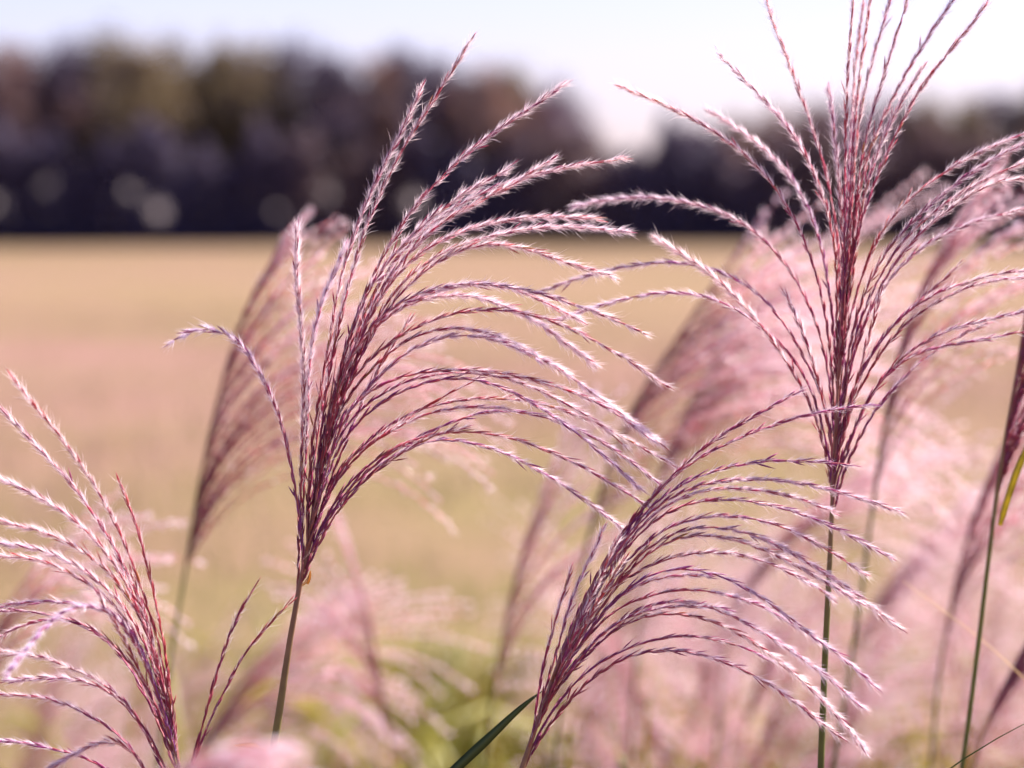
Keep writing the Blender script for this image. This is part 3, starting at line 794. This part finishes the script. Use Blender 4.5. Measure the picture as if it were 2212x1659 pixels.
Cc = [
 ([(1726,845),(1691,866),(1655,883),(1618,906),(1581,923),(1548,943),(1515,970),(1491,990),(1475,1006),(1450,1030),(1420,1060),(1390,1092),(1355,1135),(1320,1185),(1290,1238),(1262,1295),(1235,1355),(1200,1450)], dict(purple=.35, fluff=.25)),
 ([(1881,876),(1841,881),(1795,883),(1758,890),(1721,901),(1688,911),(1655,921),(1621,936),(1585,951),(1551,963),(1518,983),(1491,998),(1462,1020),(1430,1050),(1400,1082),(1362,1132),(1325,1192),(1292,1252),(1262,1312),(1205,1440)], dict(purple=.55, fluff=.3)),
 ([(1835,1003),(1795,1000),(1755,996),(1715,993),(1675,993),(1635,996),(1595,1003),(1558,1010),(1521,1023),(1495,1033),(1475,1042),(1440,1062),(1405,1092),(1370,1132),(1335,1182),(1300,1242),(1260,1320),(1215,1410)], dict(purple=.5, fluff=.3)),
 ([(1938,1103),(1901,1090),(1861,1076),(1825,1066),(1788,1056),(1751,1046),(1715,1040),(1675,1035),(1635,1033),(1595,1033),(1555,1036),(1515,1043),(1475,1056),(1435,1078),(1400,1105),(1365,1145),(1330,1195),(1295,1255),(1215,1415)], dict(purple=.4, fluff=.7)),
 ([(1795,1103),(1758,1086),(1721,1076),(1688,1066),(1648,1058),(1608,1053),(1570,1052),(1530,1056),(1490,1066),(1450,1082),(1415,1105),(1375,1145),(1335,1200),(1270,1310),(1215,1410)], dict(purple=.35, fluff=.9)),
 ([(1918,1201),(1885,1183),(1848,1163),(1808,1139),(1775,1126),(1741,1113),(1700,1100),(1660,1088),(1620,1080),(1580,1076),(1540,1076),(1500,1080),(1460,1092),(1425,1110),(1390,1140),(1350,1185),(1310,1245),(1222,1400)], dict(purple=.4, fluff=.6)),
 ([(1863,1236),(1828,1213),(1795,1193),(1765,1173),(1731,1156),(1698,1139),(1661,1126),(1621,1116),(1581,1112),(1541,1112),(1508,1116),(1470,1125),(1430,1142),(1395,1168),(1355,1208),(1318,1258),(1228,1390)], dict(purple=.4, fluff=.8)),
 ([(1791,1288),(1758,1263),(1725,1243),(1691,1228),(1658,1215),(1618,1201),(1575,1193),(1535,1191),(1495,1193),(1475,1196),(1437,1207),(1397,1223),(1357,1243),(1324,1265),(1297,1291),(1271,1325),(1251,1361),(1210,1440)], dict(purple=.3, fluff=1.0)),
 ([(1933,1351),(1905,1329),(1875,1303),(1848,1283),(1818,1259),(1785,1239),(1755,1221),(1721,1198),(1688,1178),(1651,1163),(1615,1148),(1575,1138),(1535,1133),(1495,1134),(1465,1142),(1430,1158),(1395,1182),(1358,1218),(1322,1265),(1290,1315),(1230,1400)], dict(purple=.2, fluff=1.3)),
 ([(1868,1309),(1841,1293),(1811,1272),(1781,1255),(1751,1238),(1721,1221),(1688,1203),(1655,1187),(1621,1173),(1588,1163),(1548,1156),(1508,1151),(1475,1154),(1435,1167),(1398,1192),(1360,1232),(1325,1275),(1292,1325),(1228,1410)], dict(purple=.15, fluff=1.4)),
 ([(1885,1479),(1855,1449),(1828,1426),(1801,1406),(1775,1388),(1741,1363),(1708,1337),(1678,1314),(1648,1292),(1618,1271),(1585,1253),(1551,1238),(1515,1229),(1475,1223),(1437,1224),(1397,1238),(1360,1262),(1325,1295),(1295,1330),(1268,1370),(1215,1450)], dict(purple=.6, fluff=.8)),
 ([(1760,1378),(1728,1355),(1698,1337),(1665,1320),(1631,1304),(1595,1291),(1555,1279),(1515,1273),(1475,1272),(1437,1277),(1401,1286),(1364,1297),(1331,1314),(1301,1337),(1274,1367),(1251,1397),(1195,1480)], dict(purple=.4, fluff=.9)),
 ([(1855,1523),(1835,1503),(1811,1481),(1785,1459),(1751,1436),(1721,1413),(1691,1391),(1658,1372),(1621,1352),(1588,1333),(1548,1313),(1508,1299),(1475,1294),(1437,1297),(1402,1305),(1371,1317),(1337,1337),(1304,1364),(1277,1390),(1251,1420),(1190,1490)], dict(purple=.35, fluff=1.2)),
 ([(1865,1613),(1845,1589),(1825,1563),(1798,1534),(1775,1508),(1745,1480),(1715,1453),(1681,1426),(1648,1402),(1615,1377),(1585,1358),(1548,1343),(1508,1330),(1475,1322),(1437,1321),(1397,1326),(1357,1338),(1321,1360),(1291,1389),(1264,1419),(1190,1500)], dict(purple=.15, fluff=1.5)),
 ([(1690,1440),(1658,1423),(1628,1407),(1595,1393),(1555,1382),(1515,1375),(1475,1372),(1437,1376),(1401,1384),(1364,1396),(1331,1410),(1301,1427),(1271,1447),(1237,1477),(1207,1513),(1184,1549),(1160,1592)], dict(purple=.5, fluff=.4)),
 ([(1823,1599),(1795,1576),(1768,1556),(1741,1535),(1715,1513),(1681,1488),(1648,1468),(1615,1449),(1580,1435),(1548,1422),(1515,1410),(1475,1403),(1437,1400),(1397,1404),(1361,1413),(1327,1427),(1301,1444),(1271,1470),(1241,1499),(1214,1530),(1187,1566),(1158,1602)], dict(purple=.25, fluff=1.1)),
 ([(1231,1239),(1217,1283),(1204,1326),(1191,1373),(1177,1426),(1169,1466),(1161,1513),(1152,1580)], dict(purple=.2, fluff=.5)),
 ([(1301,1149),(1271,1216),(1251,1256),(1231,1306),(1217,1356),(1204,1406),(1184,1466),(1160,1560)], dict(purple=.3, fluff=.9)),
 ([(1525,1245),(1490,1241),(1451,1244),(1404,1253),(1364,1271),(1327,1298),(1301,1325),(1277,1355),(1210,1460)], dict(purple=.55, fluff=.5)),
 ([(1560,1315),(1510,1308),(1460,1310),(1410,1316),(1365,1328),(1325,1350),(1290,1380),(1255,1420),(1190,1495)], dict(purple=.4, fluff=.6)),
 ([(1330,1175),(1300,1240),(1272,1300),(1246,1360),(1220,1420),(1180,1520)], dict(purple=.2, fluff=.5)),
 ([(1345,1215),(1312,1262),(1283,1315),(1255,1370),(1225,1430),(1180,1530)], dict(purple=.1, fluff=.4)),
]
D = [
 ([(32,822),(57,855),(83,888),(113,922),(140,952),(167,992),(190,1025),(210,1058),(230,1092),(247,1125),(263,1158),(277,1192),(290,1228),(303,1262),(317,1302),(333,1356),(350,1423),(363,1489),(373,1556),(378,1600)], dict(purple=.02, fluff=.75)),
 ([(-6,873),(27,908),(60,942),(87,972),(117,1003),(143,1030),(170,1062),(193,1092),(213,1125),(233,1157),(253,1192),(273,1230),(290,1268),(303,1308),(320,1350),(345,1440),(362,1530),(374,1595)], dict(purple=.1, fluff=.9)),
 ([(260,1045),(277,1088),(293,1128),(303,1162),(313,1202),(323,1238),(333,1282),(340,1322),(347,1356),(357,1406),(363,1456),(370,1506),(377,1556),(380,1600)], dict(purple=.02, fluff=.15)),
 ([(-60,1005),(0,1035),(33,1048),(67,1062),(100,1082),(133,1102),(163,1122),(190,1145),(213,1172),(237,1202),(257,1232),(277,1265),(293,1298),(325,1380),(348,1460),(366,1540),(376,1598)], dict(purple=.05, fluff=1.5)),
 ([(-70,1110),(0,1125),(40,1135),(77,1142),(110,1155),(143,1168),(173,1185),(200,1202),(227,1225),(250,1252),(273,1282),(300,1325),(328,1390),(350,1470),(368,1550),(377,1600)], dict(purple=.1, fluff=1.4)),
 ([(-80,1172),(0,1173),(40,1178),(80,1185),(113,1195),(143,1208),(170,1222),(197,1242),(220,1262),(243,1282),(267,1308),(300,1360),(328,1430),(352,1510),(374,1595)], dict(purple=.25, fluff=1.5)),
 ([(-75,1205),(0,1200),(40,1202),(80,1206),(113,1218),(147,1235),(180,1252),(207,1272),(233,1292),(257,1315),(295,1375),(325,1445),(350,1520),(373,1596)], dict(purple=.1, fluff=1.4)),
 ([(-70,1330),(0,1309),(33,1303),(73,1298),(117,1299),(157,1303),(200,1307),(233,1317),(260,1334),(280,1356),(310,1415),(335,1480),(358,1550),(374,1600)], dict(purple=.7, fluff=.6)),
 ([(17,1453),(40,1423),(67,1389),(90,1359),(113,1336),(140,1319),(167,1307),(190,1303),(217,1307),(240,1320),(263,1346),(283,1373),(315,1435),(345,1515),(372,1600)], dict(purple=.75, fluff=1.2, dz=-.10)),
 ([(-60,1325),(0,1319),(40,1318),(80,1321),(110,1328),(153,1337),(180,1346),(207,1359),(233,1379),(257,1403),(280,1429),(297,1449),(310,1473),(327,1506),(343,1546),(365,1610)], dict(purple=.2, fluff=.5)),
 ([(-40,1395),(0,1376),(33,1356),(67,1344),(97,1337),(127,1335),(160,1342),(190,1354),(218,1372),(245,1396),(275,1432),(305,1480),(335,1545),(362,1615)], dict(purple=.4, fluff=.4, dz=.06)),
 ([(-50,1408),(0,1407),(33,1409),(73,1416),(110,1423),(143,1436),(170,1449),(193,1462),(220,1474),(243,1489),(267,1509),(287,1536),(307,1566),(330,1599),(350,1645)], dict(purple=.2, fluff=1.4)),
 ([(-60,1485),(0,1474),(40,1469),(80,1464),(120,1463),(160,1467),(197,1474),(227,1486),(253,1506),(277,1529),(300,1559),(320,1589),(348,1655)], dict(purple=.3, fluff=1.4)),
 ([(-12,1500),(20,1503),(53,1503),(90,1506),(123,1513),(157,1526),(187,1543),(217,1559),(247,1579),(273,1603),(293,1626),(335,1700)], dict(purple=.3, fluff=.9)),
 ([(-60,1605),(0,1600),(40,1603),(80,1609),(117,1617),(150,1626),(187,1639),(217,1653),(260,1680),(310,1740)], dict(purple=.5, fluff=.6)),
 ([(110,1661),(140,1639),(167,1626),(197,1612),(230,1601),(260,1603),(280,1616),(300,1639),(335,1710)], dict(purple=.1, fluff=1.8, dz=-.03)),
 ([(547,1273),(527,1306),(510,1339),(493,1379),(477,1426),(463,1473),(447,1533),(430,1593),(412,1660),(400,1720)], dict(purple=.1, fluff=.15)),
 ([(620,1309),(587,1339),(560,1373),(533,1406),(510,1443),(487,1489),(463,1533),(438,1593),(417,1650),(402,1715)], dict(purple=.1, fluff=.15)),
 ([(215,1290),(240,1330),(262,1370),(285,1415),(310,1465),(335,1520),(360,1580)], dict(purple=.05, fluff=.7)),
 ([(250,1200),(272,1250),(292,1300),(312,1355),(332,1420),(352,1490),(372,1570)], dict(purple=.05, fluff=.6)),
 ([(285,1240),(305,1300),(322,1360),(338,1430),(354,1500),(374,1580)], dict(purple=.0, fluff=.4)),
]

pA, offA = plume_plant('tall pink plume fanning right on the green stem with a small yellow leaf', 1.0,
    [(728,770),(718,830),(704,930),(690,1040),(668,1160),(655,1240),(640,1290),(618,1440),(600,1560),(585,1659)], A, 11, dz=.012, r_stem=.0017)
pB, offB = plume_plant('upright pink plume with racemes spreading both ways, rising past the top edge', 1.035,
    [(1826,500),(1818,680),(1812,780),(1808,886),(1803,970),(1799,1060),(1796,1139),(1788,1306),(1781,1439),(1773,1659)], B, 12, dz=.014, r_stem=.0013)
pC, offC = plume_plant('low purple-pink plume drooping right across the neighbouring bare stem', .992,
    [(1337,1156),(1290,1245),(1250,1320),(1222,1385),(1195,1460),(1172,1530),(1150,1590),(1127,1660)], Cc, 13, dz=.012)
pD, offD = plume_plant('pink plume in the lower left corner with racemes arching left', .985,
    [(335,1360),(352,1430),(366,1506),(380,1589),(388,1660),(396,1750)], D, 14, dz=.014)


# small yellow leaf and node on the stem of the tall plume, husk scraps at the foot of its fan
def px_blade(root, off, pts, d, width, c0, c1, seed=1, name='leaf', fold=.2, twist=0., dd=None, side=None):
    b = MB()
    g = np.random.default_rng(seed)
    P = [at(x, y, d + (0 if dd is None else dd * i / (len(pts) - 1))) for i, (x, y) in enumerate(pts)]
    blade(b, P, width, g, c0, c1, fold, twist, side)
    return obj(name, b.mesh(name, [M_LEAF], off), root)


px_blade(pA, offA, [(580,1624),(562,1616),(540,1610),(505,1610)], .998, .0024, (.42, .30, .03), (.62, .46, .04), 3)
o = px_blade(pA, offA, [(664,1262),(668,1250),(671,1232)], .997, .0012, (.6, .32, .05), (.6, .34, .08), 4, 'husk')
o = px_blade(pA, offA, [(652,1265),(660,1258),(668,1244)], .997, .0009, (.6, .42, .2), (.6, .4, .2), 5, 'husk')

# green blades reaching into the frame at the foot of the low plume and in the right corner
px_blade(pC, offC, [(900,1740),(990,1655),(1060,1590),(1110,1542),(1160,1500),(1176,1490)], 1.005, .0036, (.06, .085, .028), (.07, .10, .035), 6, fold=.35)


# ------------------------------------------------------------------ plumes out of focus
def fan(label, d, axis_px, n, Lr, seed, lean=1, phi_end=(-50, 62), k_pow=1.0, fluff=1.0, purple=.12, psi=30, spread=.06, group='silver grass plumes out of focus', leaves=3, u_rng=(0., .8), pitch=.0052, taper=.25, rose=.7):
    """axis_px: top of the axis ... bottom of the visible stem; the fan sits on the first part, up to the entry None"""
    g = np.random.default_rng(seed)
    cut = axis_px.index(None)
    fan_px = axis_px[:cut][::-1]
    A_ = [at(x, y, d) for x, y in axis_px if True] if None not in axis_px else [at(*p, d) for p in axis_px if p is not None]
    P, foot = ground_stem(A_, d, g)
    off = foot + np.array((0, 0, .02))
    root = empty('silver_grass', tuple(off))
    add_stem(root, off, P[::-1], .0028, .0007, g)
    AX, La = resample([at(x, y, d) for x, y in fan_px], 30)
    TA = unit(np.gradient(AX, axis=0))
    for i in range(n):
        k = ((i + g.random()) / n) ** k_pow
        u = u_rng[0] + (u_rng[1] - u_rng[0]) * k
        j = int(u * 29)
        p = AX[j].copy(); t = TA[j]
        L = g.uniform(*Lr) * (1 - taper * k)
        ps = R(g.normal(0, psi))
        ax_phi = math.atan2(t[2], t[0] * lean)
        phi0 = ax_phi - g.uniform(-.03, spread * 2)
        phi1 = R(phi_end[0] + (phi_end[1] - phi_end[0]) * k + g.normal(0, 9))
        phi1 = min(phi1, phi0)
        m = 18
        pts = [p.copy()]
        for s in range(m):
            f = ((s + .5) / m) ** 1.05
            ph = phi0 + (phi1 - phi0) * f
            pa = ps * min(1, f * 1.6)
            p = p + np.array((lean * math.cos(ph) * math.cos(pa), math.cos(ph) * math.sin(pa), math.sin(ph))) * (L / m)
            pts.append(p.copy())
        add_raceme(root, off, pts, g, hi=False, fluff=fluff * g.uniform(.7, 1.3), purple=np.clip(purple + g.normal(0, .1), 0, 1), pitch=pitch, bare=.06, rose=rose)
    zb = A_[-1][2]
    for k in range(leaves):
        h = g.uniform(.25, .6) * zb
        st = foot * (1 - h / zb) + A_[-1] * (h / zb)
        arch_leaf(root, off, st, g.uniform(0, 6.28), g.uniform(.35, .6), min(g.uniform(.2, .4), max(.1, zb - .15 - h)), g)
    tag(root, label, 'grass', group)
    return root, off


fan('soft wine-pink plume behind the left side of the tall plume', 1.46, [(598,560),(578,590),(555,630),(510,720),(462,900),(430,1050),(402,1225),None,(385,1330),(368,1420),(340,1660)], 58, (.16, .23), 21, phi_end=(-40, 70), psi=15, fluff=1.1, u_rng=(0, .9), taper=.8, rose=.5, spread=.14, k_pow=1.45)
fan('broad soft pink plume between the tall and the upright plumes', 1.55, [(1570,580),(1530,630),(1450,750),(1372,870),(1310,1020),(1272,1160),None,(1250,1260),(1225,1420),(1195,1660)], 56, (.17, .26), 22, phi_end=(-48, 50), psi=26, fluff=3.0, u_rng=(0, .92), purple=.04, taper=.72, spread=.25, rose=.9)
fan('pale pink-white plume filling the space behind the upright plume, lowest of the soft ones', 1.8, [(1560,760),(1500,850),(1450,950),(1420,1040),(1405,1120),None,(1395,1220),(1375,1420),(1360,1660)], 48, (.17, .27), 37, phi_end=(-45, 35), psi=28, fluff=3.2, purple=.03, spread=.25, rose=.9)
gG, oG = fan('soft pink plume behind the right side of the upright plume', 1.42, [(2100,500),(2030,560),(1965,680),(1925,830),(1905,950),(1890,1060),None,(1875,1170),(1840,1420),(1800,1660)], 30, (.12, .18), 23, phi_end=(-15, 60), psi=22, fluff=1.8, purple=.15, taper=.6, rose=.8)
gH, oH = fan('dark wine plume at the right edge with a yellow-green leaf at its foot', 1.13, [(2262,420),(2240,520),(2214,700),(2190,850),(2165,980),(2150,1085),None,(2143,1150),(2118,1350),(2098,1520),(2078,1660)], 56, (.11, .18), 24, phi_end=(0, 80), psi=16, fluff=.35, purple=.1, rose=.2)
px_blade(gH, oH, [(2160,1135),(2176,1080),(2196,1020),(2222,960),(2260,900)], 1.095, .0028, (.58, .50, .03), (.42, .38, .04), 8, fold=.35)
fan('small soft pink plume low at the right edge below the dark plume', 1.5, [(2150,1010),(2115,1090),(2080,1190),(2055,1310),(2042,1380),None,(2030,1440),(2010,1660)], 36, (.11, .18), 25, phi_end=(-20, 70), fluff=1.6, rose=.55)
fan('mauve plume in the lower right corner leaning right', 1.36, [(2250,1330),(2200,1420),(2160,1500),(2120,1590),None,(2105,1640),(2085,1740)], 44, (.11, .19), 26, phi_end=(-15, 68), fluff=1.3, purple=.2, rose=.5)
fan('slender mauve plume rising left of the low purple plume', 1.6, [(1190,1080),(1145,1160),(1110,1260),(1088,1370),(1070,1470),(1062,1510),None,(1055,1560),(1045,1660)], 18, (.11, .17), 27, phi_end=(-5, 74), fluff=1.6, purple=.35, psi=16)
fan('pale pink plume at the bottom between the stem of the tall plume and lower left plume', 1.85, [(520,1480),(485,1530),(445,1600),(415,1660),(400,1705),None,(390,1755),(376,1830)], 30, (.15, .25), 28, phi_end=(-62, 30), fluff=2.4, psi=24, purple=.08)
fan('pale pink plume with a thick drooping end at the bottom, right of the tall plume stem', 1.75, [(800,1330),(812,1420),(830,1510),(842,1590),None,(850,1660),(856,1760)], 20, (.08, .14), 29, lean=-1, phi_end=(-40, 80), fluff=1.6, psi=30)
fan('whitish pink plume low behind the bare stem of the upright plume', 1.9, [(1700,1170),(1650,1220),(1600,1290),(1570,1370),None,(1560,1450),(1545,1660)], 40, (.15, .24), 30, phi_end=(-40, 40), fluff=3.2, psi=30, purple=.03)
fan('blurred purple plume low between the low plume and the bare stem', 2.0, [(1660,1400),(1640,1460),(1620,1530),(1606,1590),None,(1598,1640),(1590,1760)], 18, (.08, .13), 31, phi_end=(-20, 70), fluff=1.0, purple=.4)
fan('white-pink plume low beside the bare stem, right of it', 2.1, [(1950,1250),(1900,1300),(1860,1360),(1838,1430),None,(1828,1500),(1815,1660)], 34, (.14, .2), 32, phi_end=(-30, 50), fluff=3.2, purple=.03)
fan('pale plume at the left edge behind the lower left plume', 1.55, [(0,1350),(-25,1400),(-45,1470),(-60,1540),None,(-66,1600),(-75,1760)], 18, (.12, .18), 33, phi_end=(-55, 30), fluff=2.2)
# the arching plume close to the lens, over the foot of the lower left plume
fan('very soft pale pink plume close to the lens along the bottom edge', .60, [(285,1735),(250,1770),(225,1815),None,(213,1865),(200,1945)], 11, (.036, .046), 34, phi_end=(-35, 5), fluff=2.2, psi=14, leaves=2, u_rng=(.55, 1.))

# ------------------------------------------------------------------ single blades, sharp or nearly so
def lone_blade(label, pts, d, width, c0, c1, seed, fold=.3, twist=0., dd=0., side=None, name='tall_grass', group='single grass blades'):
    g = np.random.default_rng(seed)
    P = [at(x, y, d + dd * i / (len(pts) - 1)) for i, (x, y) in enumerate(pts)]
    foot = np.array((P[0][0] + (P[0][0] - P[1][0]) * 2.0, P[0][1], 0.0))
    P = [foot + np.array((0, 0, -.02)), foot * .45 + P[0] * .55] + P
    b = MB()
    blade(b, P, width, g, c0, c1, fold, twist, side, n=110)
    o_ = obj(name, b.mesh(name, [M_LEAF], foot), None, tuple(foot))
    tag(o_, label, 'grass', group)
    return o_


lone_blade('dark green grass blade slanting across the lower right corner', [(1800,1880),(1900,1785),(1965,1725),(2050,1658),(2130,1605),(2212,1562),(2300,1520)], 1.0, .0042, (.06, .10, .022), (.075, .125, .03), 41, side=(-.5, .25, 1))
lone_blade('dry whitish grass blade tilted beside the right-hand bare stem', [(2330,1640),(2250,1530),(2212,1462),(2160,1410),(2098,1362),(2010,1300),(1950,1255)], 1.17, .0034, (.66, .48, .33), (.85, .76, .70), 42, twist=.5, side=(.5, .3, 1))
lone_blade('bright yellow-green blade upright at the bottom beside the low plume', [(1225,1720),(1240,1640),(1265,1560),(1290,1490)], 1.5, .010, (.26, .27, .02), (.36, .34, .03), 43)
lone_blade('thin brownish green blade upright at the bottom left of the low plume stem', [(1175,1720),(1185,1640),(1190,1560),(1180,1500)], 1.35, .004, (.14, .12, .05), (.2, .16, .06), 44)
lone_blade('ochre blade upright at the foot of the lower right mauve plume', [(2085,1720),(2105,1640),(2130,1570),(2150,1510)], 1.35, .009, (.34, .22, .03), (.4, .26, .05), 45)
lone_blade('yellow-green blade tip above the right end of the low plume', [(1395,1620),(1405,1560),(1400,1500),(1370,1450)], 1.8, .012, (.34, .32, .03), (.4, .36, .04), 46)

gb = np.random.default_rng(77)
TONES = [('yellow-green', (.44, .42, .03), (.52, .47, .04)), ('green', (.13, .18, .03), (.2, .24, .04)), ('straw-coloured', (.48, .36, .18), (.55, .42, .25)), ('ochre', (.36, .22, .04), (.42, .27, .06))]
for k in range(30):
    xv = gb.uniform(1180, 2230) if k < 22 else gb.uniform(420, 1100)
    tn, c0_, c1_ = TONES[[0, 0, 1, 2, 0, 3][k % 6]]
    yv = gb.uniform(1380, 1600); dx = gb.uniform(-130, 130); d_ = gb.uniform(1.6, 2.4)
    side = [q for a_, q in [(820, 'right of the tall plume stem'), (1180, 'left of the low plume stem'), (1400, 'under the left half of the low plume'), (1650, 'under the middle of the low plume'),
            (1800, 'just left of the bare stem'), (2000, 'just right of the bare stem'), (9999, 'near the lower right corner')] if xv < a_][0]
    lone_blade(f'soft {tn} blade low in the picture {side}', [(xv, 1760), (xv + dx * .15, 1690), (xv + dx * .45, (1690 + yv) / 2), (xv + dx, yv)], d_, gb.uniform(.006, .012), c0_, c1_, 900 + k, twist=gb.uniform(-1, 1), group='soft single blades low in the picture')

# ------------------------------------------------------------------ clumps further back
def far_plume_mesh(seed, lean):
    g = np.random.default_rng(seed)
    parts = []
    ax_h = .16
    V = []; T = []; C = []; M = []; o = 0
    for i in range(22):
        k = (i + g.random()) / 22
        p = np.array((lean * .05 * k * k, 0, ax_h * .8 * k)); L = g.uniform(.12, .2)
        ps = R(g.normal(0, 28)); phi0 = R(80); phi1 = R(-45 + 100 * k + g.normal(0, 9))
        pts = [p.copy()]
        for s in range(14):
            f = (s + .5) / 14
            ph = phi0 + (phi1 - phi0) * f
            p = p + np.array((lean * math.cos(ph) * math.cos(ps * f), math.cos(ph) * math.sin(ps * f), math.sin(ph))) * (L / 14)
            pts.append(p.copy())
        for b, mi in zip(raceme(pts, g, hi=False, fluff=2.6, purple=.06, pitch=.007, bare=.05), (0, 1, 2)):
            if not b.v: continue
            v = np.concatenate(b.v); t = np.concatenate(b.t) + o
            V.append(v); T.append(t); C.append(np.concatenate(b.c)); M.append(np.full(len(t), mi)); o += len(v)
    return mesh_np('plume', np.concatenate(V), np.concatenate(T), np.concatenate(C), [M_STEM, M_SPIKE, M_HAIR], np.concatenate(M))


FARP = [far_plume_mesh(60 + s, 1 if s < 3 else -1) for s in range(4)]


def far_stem_mesh():
    g = np.random.default_rng(9)
    S, _ = resample([(.10, .02, -.02), (.05, .01, .35), (.01, 0, .75), (0, 0, 1.0)], 16)
    V, F = tube(S, np.linspace(.0028, .0012, 16), 6)
    return mesh_np('stem', V, F, np.tile((.12, .11, .045), (len(V), 1)), [M_STEM], smooth=True)


def far_leaf_mesh(seed):
    g = np.random.default_rng(seed)
    b = MB()
    for q in range(4):
        az = g.uniform(0, 6.28); ln = g.uniform(.35, .6); rise = g.uniform(.25, .45); z0 = g.uniform(.15, .45)
        d_ = np.array((math.cos(az), math.sin(az), 0)); up = np.array((0, 0, 1.))
        p0 = np.array((.06 * (1 - z0), 0, z0))
        mixc = g.random()
        c0 = np.array(GREEN) * (1 - mixc) + np.array(YGREEN) * mixc
        blade(b, [p0, p0 + up * rise * .5 + d_ * ln * .1, p0 + up * rise * .92 + d_ * ln * .3, p0 + up * rise + d_ * ln * .48, p0 + up * rise * .8 + d_ * ln * .7, p0 + up * rise * .4 + d_ * ln * .9],
              .012, g, c0, np.array(YGREEN) * .6 + np.array(DRY) * .4)
    return b.mesh('leaves', [M_LEAF])


FST = far_stem_mesh()
FLF = [far_leaf_mesh(70 + s) for s in range(4)]


def far_plant(x, d, h, i):
    """h: height of the foot of the plume"""
    t = empty('silver_grass', (x, d, 0))
    s = obj('stem', FST, t); s.scale = (1, 1, h)
    pl = obj('plume', FARP[i % 4], t, (0, 0, h - .005)); pl.rotation_euler = (0, random.uniform(-.1, .15), random.uniform(-.5, .5))
    l = obj('leaf', FLF[i % 4], t); l.rotation_euler = (0, 0, random.uniform(0, 6.28)); l.scale = (1, 1, min(1.2, h / .95))
    return t


random.seed(21)
i = 0
tries = 0
while i < 76 and tries < 4000:
    tries += 1
    d = random.uniform(1.9, 5.2)
    xv = random.uniform(-150, 2400)
    right = xv > 1180
    if not right and random.random() < (.72 if xv > 420 else .5): continue
    topv = random.uniform(1280, 1720) if right else random.uniform(1430, 1800)
    if 560 < xv < 1100: topv += 150
    p = at(xv, topv, d)
    h = p[2] - .14
    if h < .35: continue
    t = far_plant(p[0], d, h, i)
    bins = [(150, 'at the left edge'), (420, 'behind the lower left plume'), (680, 'beside the stem of the tall plume'), (1180, 'left of the low purple plume'), (1500, 'behind the low purple plume'),
            (1800, 'left of the bare stem on the right'), (2060, 'right of the bare stem'), (9999, 'in the lower right corner')]
    where = [b_ for a_, b_ in bins if xv < a_][0]
    size = 'taller' if topv < 1450 else ('middling' if topv < 1600 else 'low')
    tag(t, f'{size} far blurred pink plume {where}', 'grass', 'distant plumes low in the picture')
    i += 1


def clump(x, d, h, seed, label):
    g = np.random.default_rng(seed)
    t = empty('grass_clump', (x, d, 0))
    for q in range(16):
        az = g.uniform(0, 6.28); ln = h * g.uniform(.35, .8); rise = h * g.uniform(.6, 1.05)
        d_ = np.array((math.cos(az), math.sin(az), 0)); up = np.array((0, 0, 1.))
        p0 = d_ * g.uniform(0, .06) + np.array((0, 0, -.02))
        mx = g.random()
        c0 = np.array(GREEN) * (1 - mx) + np.array(YGREEN) * mx
        b = MB()
        blade(b, [p0, p0 + up * rise * .5 + d_ * ln * .08, p0 + up * rise * .9 + d_ * ln * .25, p0 + up * rise + d_ * ln * .45, p0 + up * rise * .88 + d_ * ln * .7, p0 + up * rise * .55 + d_ * ln * .95],
              .012, g, c0, c0 * .5 + np.array(YGREEN) * .5)
        obj('leaf', b.mesh('leaf', [M_LEAF]), t)
    tag(t, label, 'grass clump', 'leafy green clumps in the field')
    return t


for k in range(28):
    xv = random.choice([random.uniform(380, 1150), random.uniform(700, 1050), random.uniform(1200, 1800)])
    d = random.uniform(2.4, 6.0)
    topv = random.uniform(1330, 1600)
    p = at(xv, topv, d)
    if p[2] < .2: continue
    side = [b_ for a_, b_ in [(600, 'beside the stem of the tall plume'), (820, 'right of the tall plume stem'), (1000, 'midway between tall and low plume stems'), (1200, 'just left of the low plume'),
            (1700, 'behind the low plume'), (9999, 'right of the bare stem')] if xv < a_][0] + (', nearer' if d < 4.5 else ', farther')
    clump(p[0], d, p[2], 300 + k, f'blurred yellow-green grass clump {side}')


# ------------------------------------------------------------------ tell look-alikes apart by their order from the left
same = {}
for o in list(sc.objects):
    if o.parent is None and o.get('label') and o.get('group') in ('leafy green clumps in the field', 'distant plumes low in the picture', 'soft single blades low in the picture'):
        same.setdefault(o['label'], []).append(o)
for lb, lst in same.items():
    if len(lst) > 1:
        lst.sort(key=lambda q: q.location.x / max(q.location.y, .1))
        for k, o in enumerate(lst):
            o['label'] = lb + ', ' + (ORD[k] if k else 'leftmost') + (' from left' if k else '')
